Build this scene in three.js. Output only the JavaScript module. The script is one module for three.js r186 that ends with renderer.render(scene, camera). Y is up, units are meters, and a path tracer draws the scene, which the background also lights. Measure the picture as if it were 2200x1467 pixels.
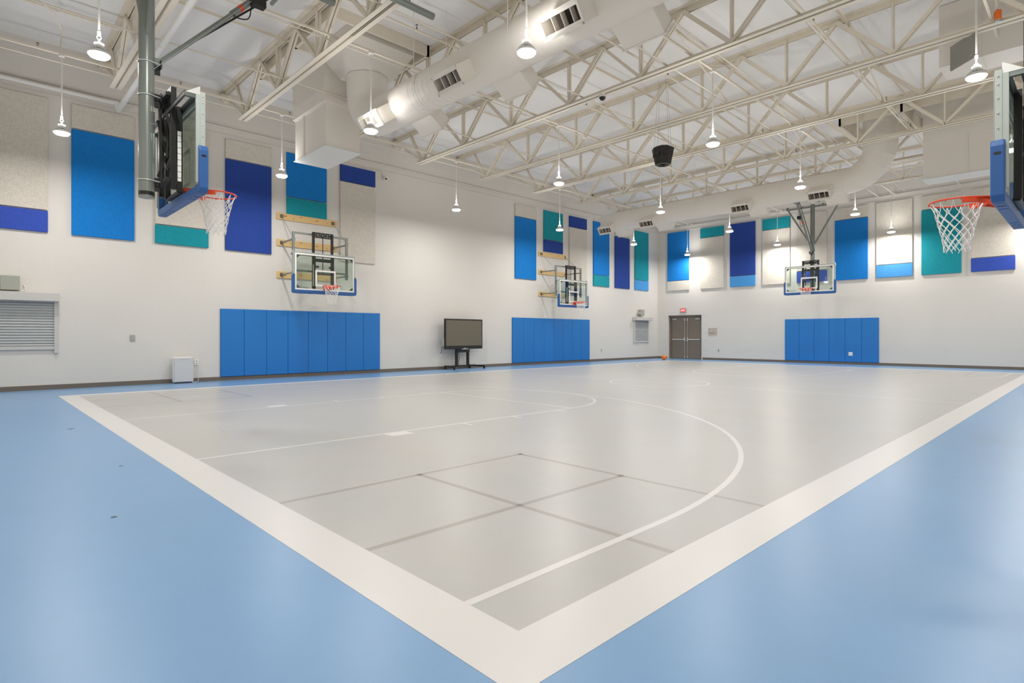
import * as THREE from 'three';
import { mergeGeometries, toCreasedNormals } from 'three/addons/utils/BufferGeometryUtils.js';
import { RoundedBoxGeometry } from 'three/addons/geometries/RoundedBoxGeometry.js';
import { RectAreaLightUniformsLib } from 'three/addons/lights/RectAreaLightUniformsLib.js';

// ---------------------------------------------------------------- camera, lights' level, exposure
const scene = new THREE.Scene();
scene.background = new THREE.Color(0x000000);
const camera = new THREE.PerspectiveCamera(2 * Math.atan(733.5 / 1219.93) * 180 / Math.PI, 2200 / 1467, 0.05, 100);
camera.position.set(0, 1.22, 0);
camera.rotation.set(0, -43.933 * Math.PI / 180, 0);
camera.setViewOffset(2200, 1467, 0, 13.42, 2200, 1467);
const renderer = new THREE.WebGLRenderer({ antialias: true });
renderer.toneMapping = THREE.LinearToneMapping;
renderer.toneMappingExposure = 1.28;
renderer.shadowMap.enabled = true;
RectAreaLightUniformsLib.init();
const LAMP_NITS = 290, LAMP_COLOR = new THREE.Color(1.0, 0.98, 0.955), LAMP_UP = .15;

// ---------------------------------------------------------------- dimensions of the hall (metres)
const WL = -16.43, WR = 0.53, XF = 26.63, XN = -0.77, DECK = 7.78;
const CHB = 6.67, CHT = 7.66;             // underside of the joists' bottom chords and of their top chords
const JX = [-0.27, 2.40, 5.07, 7.74, 10.41, 13.08, 15.75, 18.42, 21.09, 23.76];
const CX = 12.94, CZ = -7.96;             // centre of the court

// ---------------------------------------------------------------- helpers
let seed = 7;
const rnd = () => { seed = (seed * 1664525 + 1013904223) >>> 0; return seed / 4294967296; };
const V = (x, y, z) => new THREE.Vector3(x, y, z);
const taken = {};
const numbered = n => { const k = taken[n] = (taken[n] ?? -1) + 1; return k ? n + '_' + String(k).padStart(3, '0') : n; };
function meterUV(g) {
  const p = g.attributes.position, n = g.attributes.normal, uv = new Float32Array(p.count * 2);
  for (let i = 0; i < p.count; i++) {
    const ax = Math.abs(n.getX(i)), ay = Math.abs(n.getY(i)), az = Math.abs(n.getZ(i));
    let u, v;
    if (ay >= ax && ay >= az) { u = p.getX(i); v = p.getZ(i); } else if (ax > az) { u = p.getZ(i); v = p.getY(i); } else { u = p.getX(i); v = p.getY(i); }
    uv[2 * i] = u; uv[2 * i + 1] = v;
  }
  g.setAttribute('uv', new THREE.BufferAttribute(uv, 2));
  return g;
}
function J(...gs) {
  const list = gs.flat(9).map(g => {
    let h = g.index ? g.toNonIndexed() : g;
    for (const k of Object.keys(h.attributes)) if (!['position', 'normal'].includes(k)) h.deleteAttribute(k);
    return h;
  });
  return meterUV(list.length === 1 ? list[0] : mergeGeometries(list));
}
function obj(name, geos, mat, parent = scene) {
  const m = new THREE.Mesh(Array.isArray(geos) ? J(geos) : geos, mat);
  m.name = parent === scene ? numbered(name) : name;
  m.castShadow = m.receiveShadow = true; parent.add(m); return m;
}
function thing(name, label, category, pos = [0, 0, 0], turn = 0, group) {
  const o = new THREE.Group(); o.name = numbered(name); scene.add(o);
  o.position.set(...pos); o.rotation.y = turn; o.userData = { label, category };
  if (group) o.userData.group = group;
  return o;
}
function tag(o, label, category, group) { o.userData.label = label; o.userData.category = category; if (group) o.userData.group = group; return o; }
function struct(name, label, category) { const o = new THREE.Group(); o.name = name; o.userData = { kind: 'structure', label, category }; scene.add(o); return o; }
function dup(src, label, pos, turn = 0) {
  const c = src.clone(); c.name = numbered(src.name.replace(/_\d+$/, '')); c.userData = { ...src.userData, label };
  c.position.set(...pos); c.rotation.y = turn; scene.add(c); return c;
}
const B = (w, h, d, x = 0, y = 0, z = 0) => new THREE.BoxGeometry(w, h, d).translate(x, y, z);
const BB = (x0, x1, y0, y1, z0, z1) => B(x1 - x0, y1 - y0, z1 - z0, (x0 + x1) / 2, (y0 + y1) / 2, (z0 + z1) / 2);
const RB = (w, h, d, r, x = 0, y = 0, z = 0, s = 3) => new RoundedBoxGeometry(w, h, d, s, r).translate(x, y, z);
function orient(g, a, b, up = V(0, 1, 0)) {              // geometry along +Y, centred -> between a and b
  const d = b.clone().sub(a).normalize();
  let x = new THREE.Vector3().crossVectors(up, d); if (x.lengthSq() < 1e-6) x = V(1, 0, 0); x.normalize();
  const z = new THREE.Vector3().crossVectors(x, d).normalize();
  const m = new THREE.Matrix4().makeBasis(x, d, z).setPosition(a.clone().add(b).multiplyScalar(0.5));
  return g.applyMatrix4(m);
}
const P = p => Array.isArray(p) ? V(...p) : p;
const seg = (a, b, r, n = 10, r2 = r) => { a = P(a); b = P(b); return orient(new THREE.CylinderGeometry(r2, r, a.distanceTo(b), n), a, b); };
const bar = (a, b, w, h, up) => { a = P(a); b = P(b); return orient(new THREE.BoxGeometry(w, a.distanceTo(b), h), a, b, up); };
const path = (pts, r, n = 6, k = 40) => new THREE.TubeGeometry(new THREE.CatmullRomCurve3(pts.map(P), false, 'centripetal'), k, r, n);
const disc = (r, h, x, y, z, n = 24, r2 = r) => new THREE.CylinderGeometry(r2, r, h, n).translate(x, y, z);
const ORD = ['first', 'second', 'third', 'fourth', 'fifth', 'sixth', 'seventh', 'eighth', 'ninth', 'tenth'];

// ---------------------------------------------------------------- textures (what the surfaces are made of)
function valueNoise(size, cells, oct, s0, gain = 0.5) {
  const out = new Float32Array(size * size); let amp = 1, tot = 0;
  let s = s0; const r = () => { s = (s * 1664525 + 1013904223) >>> 0; return s / 4294967296; };
  for (let o = 0; o < oct; o++) {
    const n = cells << o, lat = new Float32Array(n * n).map(r);
    for (let y = 0; y < size; y++) for (let x = 0; x < size; x++) {
      const fx = x / size * n, fy = y / size * n, ix = fx | 0, iy = fy | 0, tx = fx - ix, ty = fy - iy;
      const ux = tx * tx * (3 - 2 * tx), uy = ty * ty * (3 - 2 * ty), x1 = (ix + 1) % n, y1 = (iy + 1) % n;
      const a = lat[iy * n + ix], b = lat[iy * n + x1], c = lat[y1 * n + ix], d = lat[y1 * n + x1];
      out[y * size + x] += amp * (a + (b - a) * ux + (c - a) * uy + (a - b - c + d) * ux * uy);
    }
    tot += amp; amp *= gain;
  }
  return out.map(v => v / tot);
}
function tex(size, f, metres, srgb = true) {
  const d = new Uint8Array(size * size * 4);
  for (let i = 0; i < size * size; i++) { const c = f(i, i % size, (i / size) | 0); for (let k = 0; k < 3; k++) d[4 * i + k] = Math.max(0, Math.min(255, c[k])); d[4 * i + 3] = 255; }
  const t = new THREE.DataTexture(d, size, size); t.wrapS = t.wrapT = THREE.RepeatWrapping; t.magFilter = THREE.LinearFilter;
  t.minFilter = THREE.LinearMipmapLinearFilter; t.generateMipmaps = true; t.repeat.set(1 / metres, 1 / metres);
  if (srgb) t.colorSpace = THREE.SRGBColorSpace; t.needsUpdate = true; return t;
}
const nFine = valueNoise(512, 64, 3, 11, 0.7), nMid = valueNoise(512, 8, 5, 23), nSpeck = valueNoise(512, 40, 2, 91, 0.8), nCloud = valueNoise(512, 4, 5, 57, 0.55);
const feltMap = tex(512, i => { const v = 246 + (nSpeck[i] - .5) * 30 + (nFine[i] - .5) * 18 + (nMid[i] - .5) * 14; return [v, v, v]; }, .8);
const feltBump = tex(512, i => { const v = nSpeck[i] * 160 + nFine[i] * 95; return [v, v, v]; }, .8, false);
const paintBump = tex(512, i => { const v = nFine[i] * 255; return [v, v, v]; }, 0.9, false);
const floorMap = tex(512, i => { const v = 248 + (nCloud[i] - .5) * 14 + (nFine[i] - .5) * 4; return [v + (nMid[i] - .5) * 6, v, v - (nMid[i] - .5) * 6]; }, 5.3);
const floorRough = tex(512, i => { const v = 238 + (nCloud[i] - .5) * 16; return [v, v, v]; }, 4.1, false);
const vinylBump = tex(512, i => { const v = nFine[i] * 180 + nMid[i] * 70; return [v, v, v]; }, 0.5, false);
const woodMap = (() => {
  const w = 1024, h = 128, d = new Uint8Array(w * h * 4);
  const knots = [[150, 60, 9], [330, 40, 6], [420, 85, 8], [640, 70, 11], [780, 35, 6], [900, 90, 8]];
  for (let y = 0; y < h; y++) for (let x = 0; x < w; x++) {
    let yy = y + 10 * (nMid[((x / 2 | 0) % 512) + 512 * (y % 512)] - .5), k = 0;
    for (const [kx, ky, kr] of knots) { const q = Math.hypot((x - kx) / 2.2, y - ky) / kr; if (q < 4) yy += 9 * Math.exp(-q * q / 3) * Math.sign(y - ky + .1); k = Math.max(k, Math.exp(-q * q * 1.6)); }
    const g = .5 + .5 * Math.sin(yy * .55 + 3 * nMid[(x >> 2) % 512]), s = nFine[(x % 512) + 512 * ((y * 4) % 512)];
    const c = [243 - 12 * g - 8 * s, 208 - 16 * g - 10 * s, 150 - 20 * g - 10 * s], i = 4 * (y * w + x);
    for (let j = 0; j < 3; j++) d[i + j] = c[j] * (1 - k) + [112, 62, 28][j] * k;
    d[i + 3] = 255;
  }
  const t = new THREE.DataTexture(d, w, h); t.wrapS = t.wrapT = THREE.RepeatWrapping; t.magFilter = THREE.LinearFilter; t.colorSpace = THREE.SRGBColorSpace; t.needsUpdate = true;
  t.repeat.set(1 / 1.84, 1 / 0.19); return t;
})();

// ---------------------------------------------------------------- materials
const std = (color, roughness = .6, o = {}) => new THREE.MeshStandardMaterial({ color, roughness, ...o });
const M = {
  wall: std('#e3ded6', .62, { bumpMap: paintBump, bumpScale: .0012 }),
  joint: std('#e0dbd3', .62),
  deck: std('#f7f5f3', .7),
  steel: std('#f0e6d5', .5),
  duct: std('#f2ebe1', .5),
  white: std('#efede9', .45),
  base: std('#776b5f', .5),
  blueFloor: std('#80a9d2', .36, { map: floorMap, roughnessMap: floorRough }),
  greyFloor: std('#c3c1bc', .36, { map: floorMap, roughnessMap: floorRough }),
  whiteLine: std('#dedbd7', .36, { roughnessMap: floorRough }),
  greyLine: std('#a8a39b', .36, { roughnessMap: floorRough }),
  pad: std('#1b79c6', .42, { bumpMap: vinylBump, bumpScale: .0006 }),
  felt: Object.fromEntries(Object.entries({ grey: '#e2dacd', blue: '#0881d6', navy: '#27489f', royal: '#3a57bd', teal: '#119aa8', sky: '#4fa2e6' })
    .map(([k, c]) => [k, std(c, .92, { map: feltMap, bumpMap: feltBump, bumpScale: .001 })])),
  wood: std('#ffffff', .55, { map: woodMap }),
  gunmetal: std('#767b77', .32, { metalness: .55 }),
  greyTube: std('#858b84', .3, { metalness: .2 }),
  boardFrame: std('#b4bcb5', .4, { metalness: .2 }),
  black: std('#191817', .35),
  blackMatte: std('#2a2825', .7),
  galv: std('#b9bfbd', .4, { metalness: .6 }),
  zinc: std('#d9dad6', .35, { metalness: .4 }),
  orange: std('#ee4a21', .38),
  net: std('#f3f0ea', .8),
  edgePad: std('#295c9c', .45),
  glass: new THREE.MeshPhysicalMaterial({ color: '#eef5f0', transmission: 1, thickness: 0, roughness: .02, ior: 1.5 }),
  slat: std('#c3c4c2', .38, { metalness: .15 }),
  hood: std('#cfccc8', .45),
  bronze: std('#83776a', .5),
  bronzeDark: std('#65594c', .55),
  chrome: std('#d8d6d2', .28, { metalness: .8 }),
  screen: std('#6d6757', .3),
  boxGrey: std('#a9ac9f', .5),
  applGrey: std('#d6d5d4', .4),
  darkGreen: std('#3f4a42', .6),
  red: std('#c5201c', .5),
};
M.lens = new THREE.MeshStandardMaterial({ color: '#ffffff', roughness: .4, emissive: LAMP_COLOR, emissiveIntensity: 7 });
M.upLens = new THREE.MeshStandardMaterial({ color: '#ffffff', roughness: .4, emissive: LAMP_COLOR, emissiveIntensity: 2.5 });

// ================================================================ FLOOR with court markings
{
  const f = struct('floor', 'sky blue gym floor with grey court and white lines', 'floor');
  obj('slab', [BB(XN - .3, XF + .3, -.3, 0, WL - .3, WR + .3)], M.blueFloor, f);
  const flat = (shape, y) => new THREE.ShapeGeometry(shape, 64).rotateX(-Math.PI / 2).translate(0, y, 0);   // shape in (x, -z)
  const rect = (x0, x1, z0, z1, y) => flat(new THREE.Shape([[x0, -z1], [x1, -z1], [x1, -z0], [x0, -z0]].map(p => new THREE.Vector2(...p))), y);
  const X0 = 1.344, X1 = 2 * CX - X0, Z0 = -14.535, Z1 = -1.369, bw = .30;
  obj('court_surface', [rect(X0 + bw, X1 - bw, Z0 + bw, Z1 - bw, .0005)], M.greyFloor, f);
  const border = new THREE.Shape([[X0, -Z1], [X1, -Z1], [X1, -Z0], [X0, -Z0]].map(p => new THREE.Vector2(...p)));
  border.holes.push(new THREE.Path([[X0 + bw, -Z1 + bw], [X1 - bw, -Z1 + bw], [X1 - bw, -Z0 - bw], [X0 + bw, -Z0 - bw]].map(p => new THREE.Vector2(...p))));
  obj('boundary_line', [flat(border, .0008)], M.whiteLine, f);
  const y = .001, lw = .05, yi = .0007;
  const arcStrip = (cx, cz, r, a0, a1, w = lw) => {
    const s = new THREE.Shape(); s.absarc(cx, -cz, r + w / 2, a0, a1, false); s.absarc(cx, -cz, r - w / 2, a1, a0, true); s.closePath();
    return new THREE.ShapeGeometry(s, 96).rotateX(-Math.PI / 2).translate(0, y, 0);
  };
  obj('centre_line', [rect(CX - lw / 2, CX + lw / 2, Z0 + bw, Z1 - bw, y)], M.whiteLine, f);
  obj('centre_circle', [arcStrip(CX, CZ, 1.235, 0, Math.PI * 2 - .0001)], M.whiteLine, f);
  for (const side of [0, 1]) {
    const mx = x => side ? 2 * CX - x : x, R = (a, b, z0, z1, yy = y) => rect(Math.min(mx(a), mx(b)), Math.max(mx(a), mx(b)), z0, z1, yy);
    const xb = X0 + bw, lane = 1.80, ft = 7.36, base = side ? Math.PI : 0;
    obj('lane_line', [R(xb, ft, CZ - lane - lw / 2, CZ - lane + lw / 2), R(xb, ft, CZ + lane - lw / 2, CZ + lane + lw / 2), R(ft - lw, ft, CZ - lane, CZ + lane)], M.whiteLine, f);
    obj('free_throw_arc', [arcStrip(mx(ft - .025), CZ, lane, base - Math.PI / 2, base + Math.PI / 2)], M.whiteLine, f);
    for (const s of [-1, 1]) {
      const o = CZ + s * (lane + .02);
      const zz = w => s < 0 ? [o - w, o] : [o, o + w];
      obj('lane_block', [R(3.72, 4.03, ...zz(.2))], M.whiteLine, f);
      for (const h of [4.95, 5.90, 6.90]) obj('lane_hash_mark', [R(h, h + .05, ...zz(.2))], M.whiteLine, f);
    }
    const r3 = 5.96, c3 = 3.20;
    obj('three_point_line', [R(xb, c3, CZ - r3 - lw / 2, CZ - r3 + lw / 2), R(xb, c3, CZ + r3 - lw / 2, CZ + r3 + lw / 2), arcStrip(mx(c3), CZ, r3, base - Math.PI / 2, base + Math.PI / 2)], M.whiteLine, f);
    const sq = (za, zb) => {      // four-square grid in a corner of the court, za at the sideline
      const sgn = Math.sign(zb - za), q = k => za + sgn * k, mk = (a, b) => [Math.min(a, b), Math.max(a, b)];
      obj('four_square_line', [R(xb, 4.13, ...mk(q(2.445), q(2.495)), yi), R(4.08, 4.13, ...mk(za, q(2.495)), yi), R(2.84, 2.89, ...mk(za, q(2.495)), yi), R(xb, 4.13, ...mk(q(1.20), q(1.25)), yi)], M.greyLine, f);
    };
    sq(Z1 - bw, -8); sq(Z0 + bw, -8);
  }
}

// ================================================================ WALLS of painted block
const DOOR = { z0: -15.80, z1: -13.93, h: 2.25 };
function blockGeo(w, h) {      // a block's face standing 4 mm proud of the joints, in x/y, facing +z
  const e = .0007, t = .0024, a = w / 2 - t, b = h / 2 - t, c = .002, g = new THREE.BufferGeometry();
  const q = [[-a + c, -b + c, e], [a - c, -b + c, e], [a - c, b - c, e], [-a + c, b - c, e], [-a, -b, 0], [a, -b, 0], [a, b, 0], [-a, b, 0]];
  const f = [[0, 1, 2], [0, 2, 3], [4, 5, 1], [4, 1, 0], [5, 6, 2], [5, 2, 1], [6, 7, 3], [6, 3, 2], [7, 4, 0], [7, 0, 3]];
  g.setAttribute('position', new THREE.Float32BufferAttribute(f.flat().flatMap(i => q[i]), 3)); g.computeVertexNormals(); return g;
}
const BLK_L = .4064, BLK_H = .2032, fullBlock = meterUV(blockGeo(BLK_L, BLK_H)), halfBlock = meterUV(blockGeo(BLK_L / 2, BLK_H));
function blockWall(name, label, side, slabs, len, toWorld, turn, skip) {
  const w = struct(name, label, 'wall');
  obj('mortar_bed', slabs, M.joint, w);
  const cells = [];
  for (let c = 0; c * BLK_H < DECK; c++) {
    const y = (c + .5) * BLK_H, off = c % 2 ? BLK_L / 2 : 0;
    for (let x = -off; x < len; x += BLK_L) {
      let cx = x + BLK_L / 2, half = false;
      if (x < 0) { cx = BLK_L / 4; half = true; }
      if (cx + BLK_L / 2 > len + .01 && !half) { if (x + BLK_L / 2 <= len + .01) { cx = x + BLK_L / 4; half = true; } else continue; }
      const p = toWorld(cx, y);
      if (skip && skip(cx, y)) continue;
      const v = V(...p).sub(camera.position), d = v.length(), fwd = v.x * .6938 - v.z * .7202, lat = v.x * .7202 + v.z * .6938;
      const inView = fwd > 0 && Math.abs(lat / fwd) < .93 && Math.abs(v.y / fwd) < .6;
      cells.push({ p, half, inView, d });
    }
  }
  const near = cells.filter(c => c.inView).sort((a, b) => a.d - b.d).slice(0, 295), set = new Set(near), rest = [];
  for (const c of near) { const m = obj('block', c.half ? halfBlock : fullBlock, M.wall, w); m.position.set(...c.p); m.rotation.y = turn; }
  const mt = new THREE.Matrix4().makeRotationY(turn);
  for (const c of cells) if (!set.has(c)) rest.push((c.half ? halfBlock : fullBlock).clone().applyMatrix4(mt).translate(...c.p));
  const r = obj('block_courses', rest, M.wall, w); r.userData.kind = 'stuff';
  return w;
}
blockWall('wall_left', 'long off white painted block wall on the left with two hoops', 'left',
  [BB(XN - .3, XF + .3, 0, DECK + .2, WL - .3, WL - .0007)], XF - XN, (s, y) => [XN + s, y, WL - .0007], 0);
blockWall('wall_back', 'off white painted block end wall with the double doors', 'back',
  [BB(XF + .0007, XF + .3, 0, DECK + .2, WL - .3, DOOR.z0), BB(XF + .0007, XF + .3, 0, DECK + .2, DOOR.z1, WR + .3), BB(XF + .0007, XF + .3, DOOR.h, DECK + .2, DOOR.z0, DOOR.z1)],
  WR - WL, (s, y) => [XF + .0007, y, WL + s], -Math.PI / 2, (s, y) => { const z = WL + s; return z + .2 > DOOR.z0 && z - .2 < DOOR.z1 && y - .1 < DOOR.h; });
for (const [n, l, g] of [['wall_right', 'off white painted wall on the right beside the camera', BB(XN - .3, XF + .3, 0, DECK + .2, WR, WR + .3)], ['wall_front', 'off white painted end wall behind the camera', BB(XN - .3, XN, 0, DECK + .2, WL - .3, WR + .3)]]) {
  const o = obj(n, [g], M.wall); o.userData = { kind: 'structure', label: l, category: 'wall' };
}
{ // cut block at the door's edge is filled by plain masonry returns
  const c = struct('ceiling', 'smooth white roof deck above the steel joists', 'ceiling');
  const seamX = [];
  for (let i = 0; i < JX.length; i++) { const a = i ? JX[i - 1] : XN - .3; seamX.push([a, JX[i]]); }
  seamX.push([JX.at(-1), XF + .3]);
  obj('deck_backing', [BB(XN - .3, XF + .3, DECK + .02, DECK + .3, WL - .3, WR + .3)], M.deck, c);
  for (const [a, b] of seamX) for (let z = WL; z < WR - .1; z += 1.22) obj('deck_panel', [BB(a + .0005, b - .0005, DECK, DECK + .02, z + .0008, Math.min(z + 1.2192, WR))], M.deck, c);
  for (const [n, g, l] of [['baseboard_left', BB(XN, XF, 0, .105, WL, WL + .012), 'dark brown vinyl base along the left wall'],
    ['baseboard_back', J([BB(XF - .012, XF, 0, .105, WL, DOOR.z0 - .06), BB(XF - .012, XF, 0, .105, DOOR.z1 + .06, WR)]), 'dark brown vinyl base along the end wall']]) {
    const o = obj(n, Array.isArray(g) ? g : [g], M.base); o.userData = { kind: 'structure', label: l, category: 'baseboard' };
  }
  // the thin ledges that run along the head of the walls
  let k = 1;
  for (const [y, h, d] of [[6.885, .022, .022], [6.81, .05, .04], [6.64, .016, .02]]) {
    const o = obj('trim_' + k++, [BB(XN, XF, y - h / 2, y + h / 2, WL, WL + d), BB(XF - d, XF, y - h / 2, y + h / 2, WL, WR)], M.wall);
    o.userData = { kind: 'structure', label: ['upper', 'middle', 'lower'][k - 2] + ' horizontal ledge along the heads of the block walls', category: 'trim' };
  }
}
// ================================================================ DOUBLE DOOR
{
  const d = struct('door_1', 'dark bronze double door with panic bars in the end wall', 'door');
  const { z0, z1, h } = DOOR, rx = XF + .2;
  obj('door_frame', [BB(XF + .09, rx + .1, 0, h, z0 - .001, z0 + .055), BB(XF + .09, rx + .1, 0, h, z1 - .055, z1 + .001), BB(XF + .09, rx + .1, h - .06, h + .001, z0, z1),
    BB(rx - .04, rx + .1, 0, h - .06, z0 + .05, z0 + .08), BB(rx - .04, rx + .1, 0, h - .06, z1 - .08, z1 - .05), BB(rx - .04, rx + .1, h - .09, h - .05, z0, z1)], M.bronze, d);
  const zm = (z0 + z1) / 2, leaves = [[z0 + .085, zm - .004], [zm + .004, z1 - .085]];
  leaves.forEach(([a, b], i) => {
    const leaf = obj('door_leaf', [BB(rx, rx + .045, .012, h - .095, a, b)], M.bronze, d), s = i ? 1 : -1;
    const edge = i ? a : b;        // meeting stile
    obj('panic_bar', [RB(.05, .065, b - a - .16, .015, rx - .06, 1.0, (a + b) / 2), B(.07, .07, .05, rx - .035, 1.0, a + .1), B(.07, .07, .05, rx - .035, 1.0, b - .1)], M.chrome, leaf);
    obj('vertical_rod', [seg([rx - .03, .1, edge + s * .07], [rx - .03, h - .25, edge + s * .07], .013, 8), RB(.06, .14, .06, .012, rx - .03, h - .22, edge + s * .07), RB(.06, .1, .06, .012, rx - .03, .08, edge + s * .07), RB(.06, .2, .07, .015, rx - .04, 1.0, edge + s * .07)], M.chrome, leaf);
    obj('door_closer', [RB(.06, .07, .26, .012, rx - .035, h - .2, i ? b - .2 : a + .2), bar([rx - .05, h - .15, i ? b - .3 : a + .3], [rx - .1, h - .12, i ? b - .05 : a + .05], .02, .01)], M.galv, leaf);
  });
  obj('door_backing', [BB(rx + .1, rx + .14, 0, h, z0, z1)], M.bronzeDark, d);
}

// ================================================================ STEEL JOISTS
const NB = [...Array(8)].map((_, k) => -14.83 + 2 * k), NT = [...Array(7)].map((_, k) => -13.83 + 2 * k);
function makeJoist() {
  const t = thing('roof_joist', '', 'joist', [0, 0, 0], 0, 'steel roof joists');
  const L = (x, y, z0, z1, sx, sy, leg = .1, th = .011) => [BB(Math.min(x, x + sx * leg), Math.max(x, x + sx * leg), Math.min(y, y + sy * th), Math.max(y, y + sy * th), z0, z1), BB(Math.min(x, x + sx * th), Math.max(x, x + sx * th), Math.min(y, y + sy * leg), Math.max(y, y + sy * leg), z0, z1)];
  obj('top_chord', [L(-.014, DECK - .002, WL + .02, WR - .02, -1, -1, .115), L(.014, DECK - .002, WL + .02, WR - .02, 1, -1, .115)], M.steel, t);
  obj('bottom_chord', [L(-.014, CHB, -15.15, -.75, -1, 1), L(.014, CHB, -15.15, -.75, 1, 1)], M.steel, t);
  for (const [z, s] of [[WL, 1], [WR, -1]]) obj('bearing_seat', [BB(-.12, .12, 7.5, 7.67, Math.min(z + s * .01, z + s * .14), Math.max(z + s * .01, z + s * .14)), BB(-.07, .07, 7.48, 7.5, Math.min(z + s * .01, z + s * .18), Math.max(z + s * .01, z + s * .18))], M.steel, t);
  const yb = CHB + .05, yt = DECK - .06, web = (a, b, w, n = 'web_diagonal') => obj(n, [bar([-.034, ...a], [-.034, ...b], w, .045, V(1, 0, 0)), bar([.034, ...a], [.034, ...b], w, .045, V(1, 0, 0))], M.steel, t);
  web([7.56, WL + .12], [yb, NB[0]], .05); web([yt, -15.55], [yb, NB[0] - .05], .05);
  web([7.56, WR - .12], [yb, NB[7]], .05); web([yt, WR - .85], [yb, NB[7] + .05], .05);
  NT.forEach((z, i) => { const thick = i < 4; web([yb, NB[i]], [yt, z], thick ? .085 : .06); web([yt, z], [yb, NB[i + 1]], thick ? .055 : .08); });
  NB.forEach((z, i) => { if (i > 0 && i < 7) web([yb, z], [yt, z], .035, 'web_post'); });
  return t;
}
const joistNames = ['out of frame nearest the end wall behind the camera', 'crossing behind the near left hoop pole', 'second from the near end, left of the big duct', 'mostly hidden above the near spiral duct', 'just beyond the near spiral duct',
  'second beyond the near spiral duct', 'third beyond the near spiral duct', 'just before the far spiral duct', 'just beyond the far spiral duct', 'nearest the end wall with the doors'];
const j0 = makeJoist();
JX.forEach((x, i) => { if (i) dup(j0, 'cream steel open web joist ' + joistNames[i], [x, 0, 0]); else { j0.position.x = x; j0.userData.label = 'cream steel open web joist ' + joistNames[0]; } });

// ================================================================ HIGH BAY LIGHTS on their struts
const LX = [1.385, 5.75, 11.33, 16.33, 21.28, 25.95], LZ = [-14.33, -9.97, -5.67, -1.35], LY = 5.2, STRUT = 6.79;
[[LZ[0], XN + .02, XF - .02, 'row of lights nearest the left wall'], [LZ[1], XN + .02, XF - .02, 'second row of lights from the left wall'], [LZ[2], XN + .02, XF - .02, 'third row of lights from the left wall'], [LZ[3], XN + .02, 13.9, 'near lights of the row farthest from the left wall'], [LZ[3], 14.9, 19.2, 'light seen through the right hoop board'], [LZ[3], 20.1, XF - .02, 'far lights of the row farthest from the left wall']].forEach(([z, a, b, w]) => {
  tag(obj('light_strut', [BB(a, b, STRUT - .002, STRUT + .0035, z - .02, z + .02), BB(a, b, STRUT, STRUT + .04, z - .021, z - .018), BB(a, b, STRUT, STRUT + .04, z + .018, z + .021)], M.steel), 'thin cream steel strut carrying the ' + w, 'strut', 'light struts');
});
const lampGeo = {
  rod: J([seg([0, .33, 0], [0, STRUT - LY - .006, 0], .0135, 10)]), cap: J([disc(.05, .035, 0, STRUT - LY - .022, 0, 16), disc(.022, .05, 0, .345, 0, 12)]),
  hook: J([new THREE.TorusGeometry(.026, .006, 6, 16).translate(0, .285, 0), new THREE.TorusGeometry(.03, .007, 6, 16, Math.PI).rotateY(Math.PI / 2).translate(0, .215, 0), disc(.012, .03, 0, .25, 0, 8)]),
  driver: J([disc(.062, .05, 0, .165, 0, 24, .05), disc(.078, .025, 0, .128, 0, 24)]),
  sink: (() => { const g = [new THREE.CylinderGeometry(.085, .134, .03, 36).translate(0, .085, 0), new THREE.CylinderGeometry(.137, .137, .03, 36, 1).translate(0, .055, 0)]; for (let k = 0; k < 18; k++) { const a = k / 18 * Math.PI * 2; g.push(new THREE.BoxGeometry(.055, .036, .006).translate(.095, .086, 0).rotateY(a)); } return J(g); })(),
  up: J([new THREE.LatheGeometry([[.062, .190], [.062, .198], [.03, .199], [.03, .190]].map(p => new THREE.Vector2(...p)), 28)]),
  lens: J([new THREE.LatheGeometry([[0, .008], [.03, .004], [.07, 0], [.115, .006], [.134, .03], [.134, .042], [0, .042]].map(p => new THREE.Vector2(...p)), 36)]),
};
const lampHow = [['nearest the left wall', 'second from the left wall', 'third from the left wall', 'farthest from the left wall'], ['first cross row at the near pole', 'second cross row at the near duct', 'third cross row', 'fourth cross row', 'fifth cross row', 'last cross row by the end wall']];
LX.forEach((x, i) => LZ.forEach((z, k) => {
  const t = thing('high_bay_light', `round pendant light, ${lampHow[1][i]}, ${lampHow[0][k]}`, 'light', [x, LY, z], 0, 'round pendant high bay lights');
  obj('rod', lampGeo.rod, M.white, t); obj('canopy', lampGeo.cap, M.white, t); obj('hook', lampGeo.hook, M.zinc, t); obj('driver_housing', lampGeo.driver, M.white, t);
  obj('heat_sink', lampGeo.sink, M.white, t); obj('lens', lampGeo.lens, M.lens, t);
  const l = new THREE.RectAreaLight(LAMP_COLOR, LAMP_NITS, .23, .23); l.position.set(0, -.004, 0); l.rotation.x = -Math.PI / 2; l.name = 'lamp_light'; t.add(l);
  obj('upper_lens', lampGeo.up, M.upLens, t);
  const u = new THREE.RectAreaLight(LAMP_COLOR, LAMP_NITS * LAMP_UP, .23, .23); u.position.set(0, .205, 0); u.rotation.x = Math.PI / 2; u.name = 'lamp_uplight'; t.add(u);
}));

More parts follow.
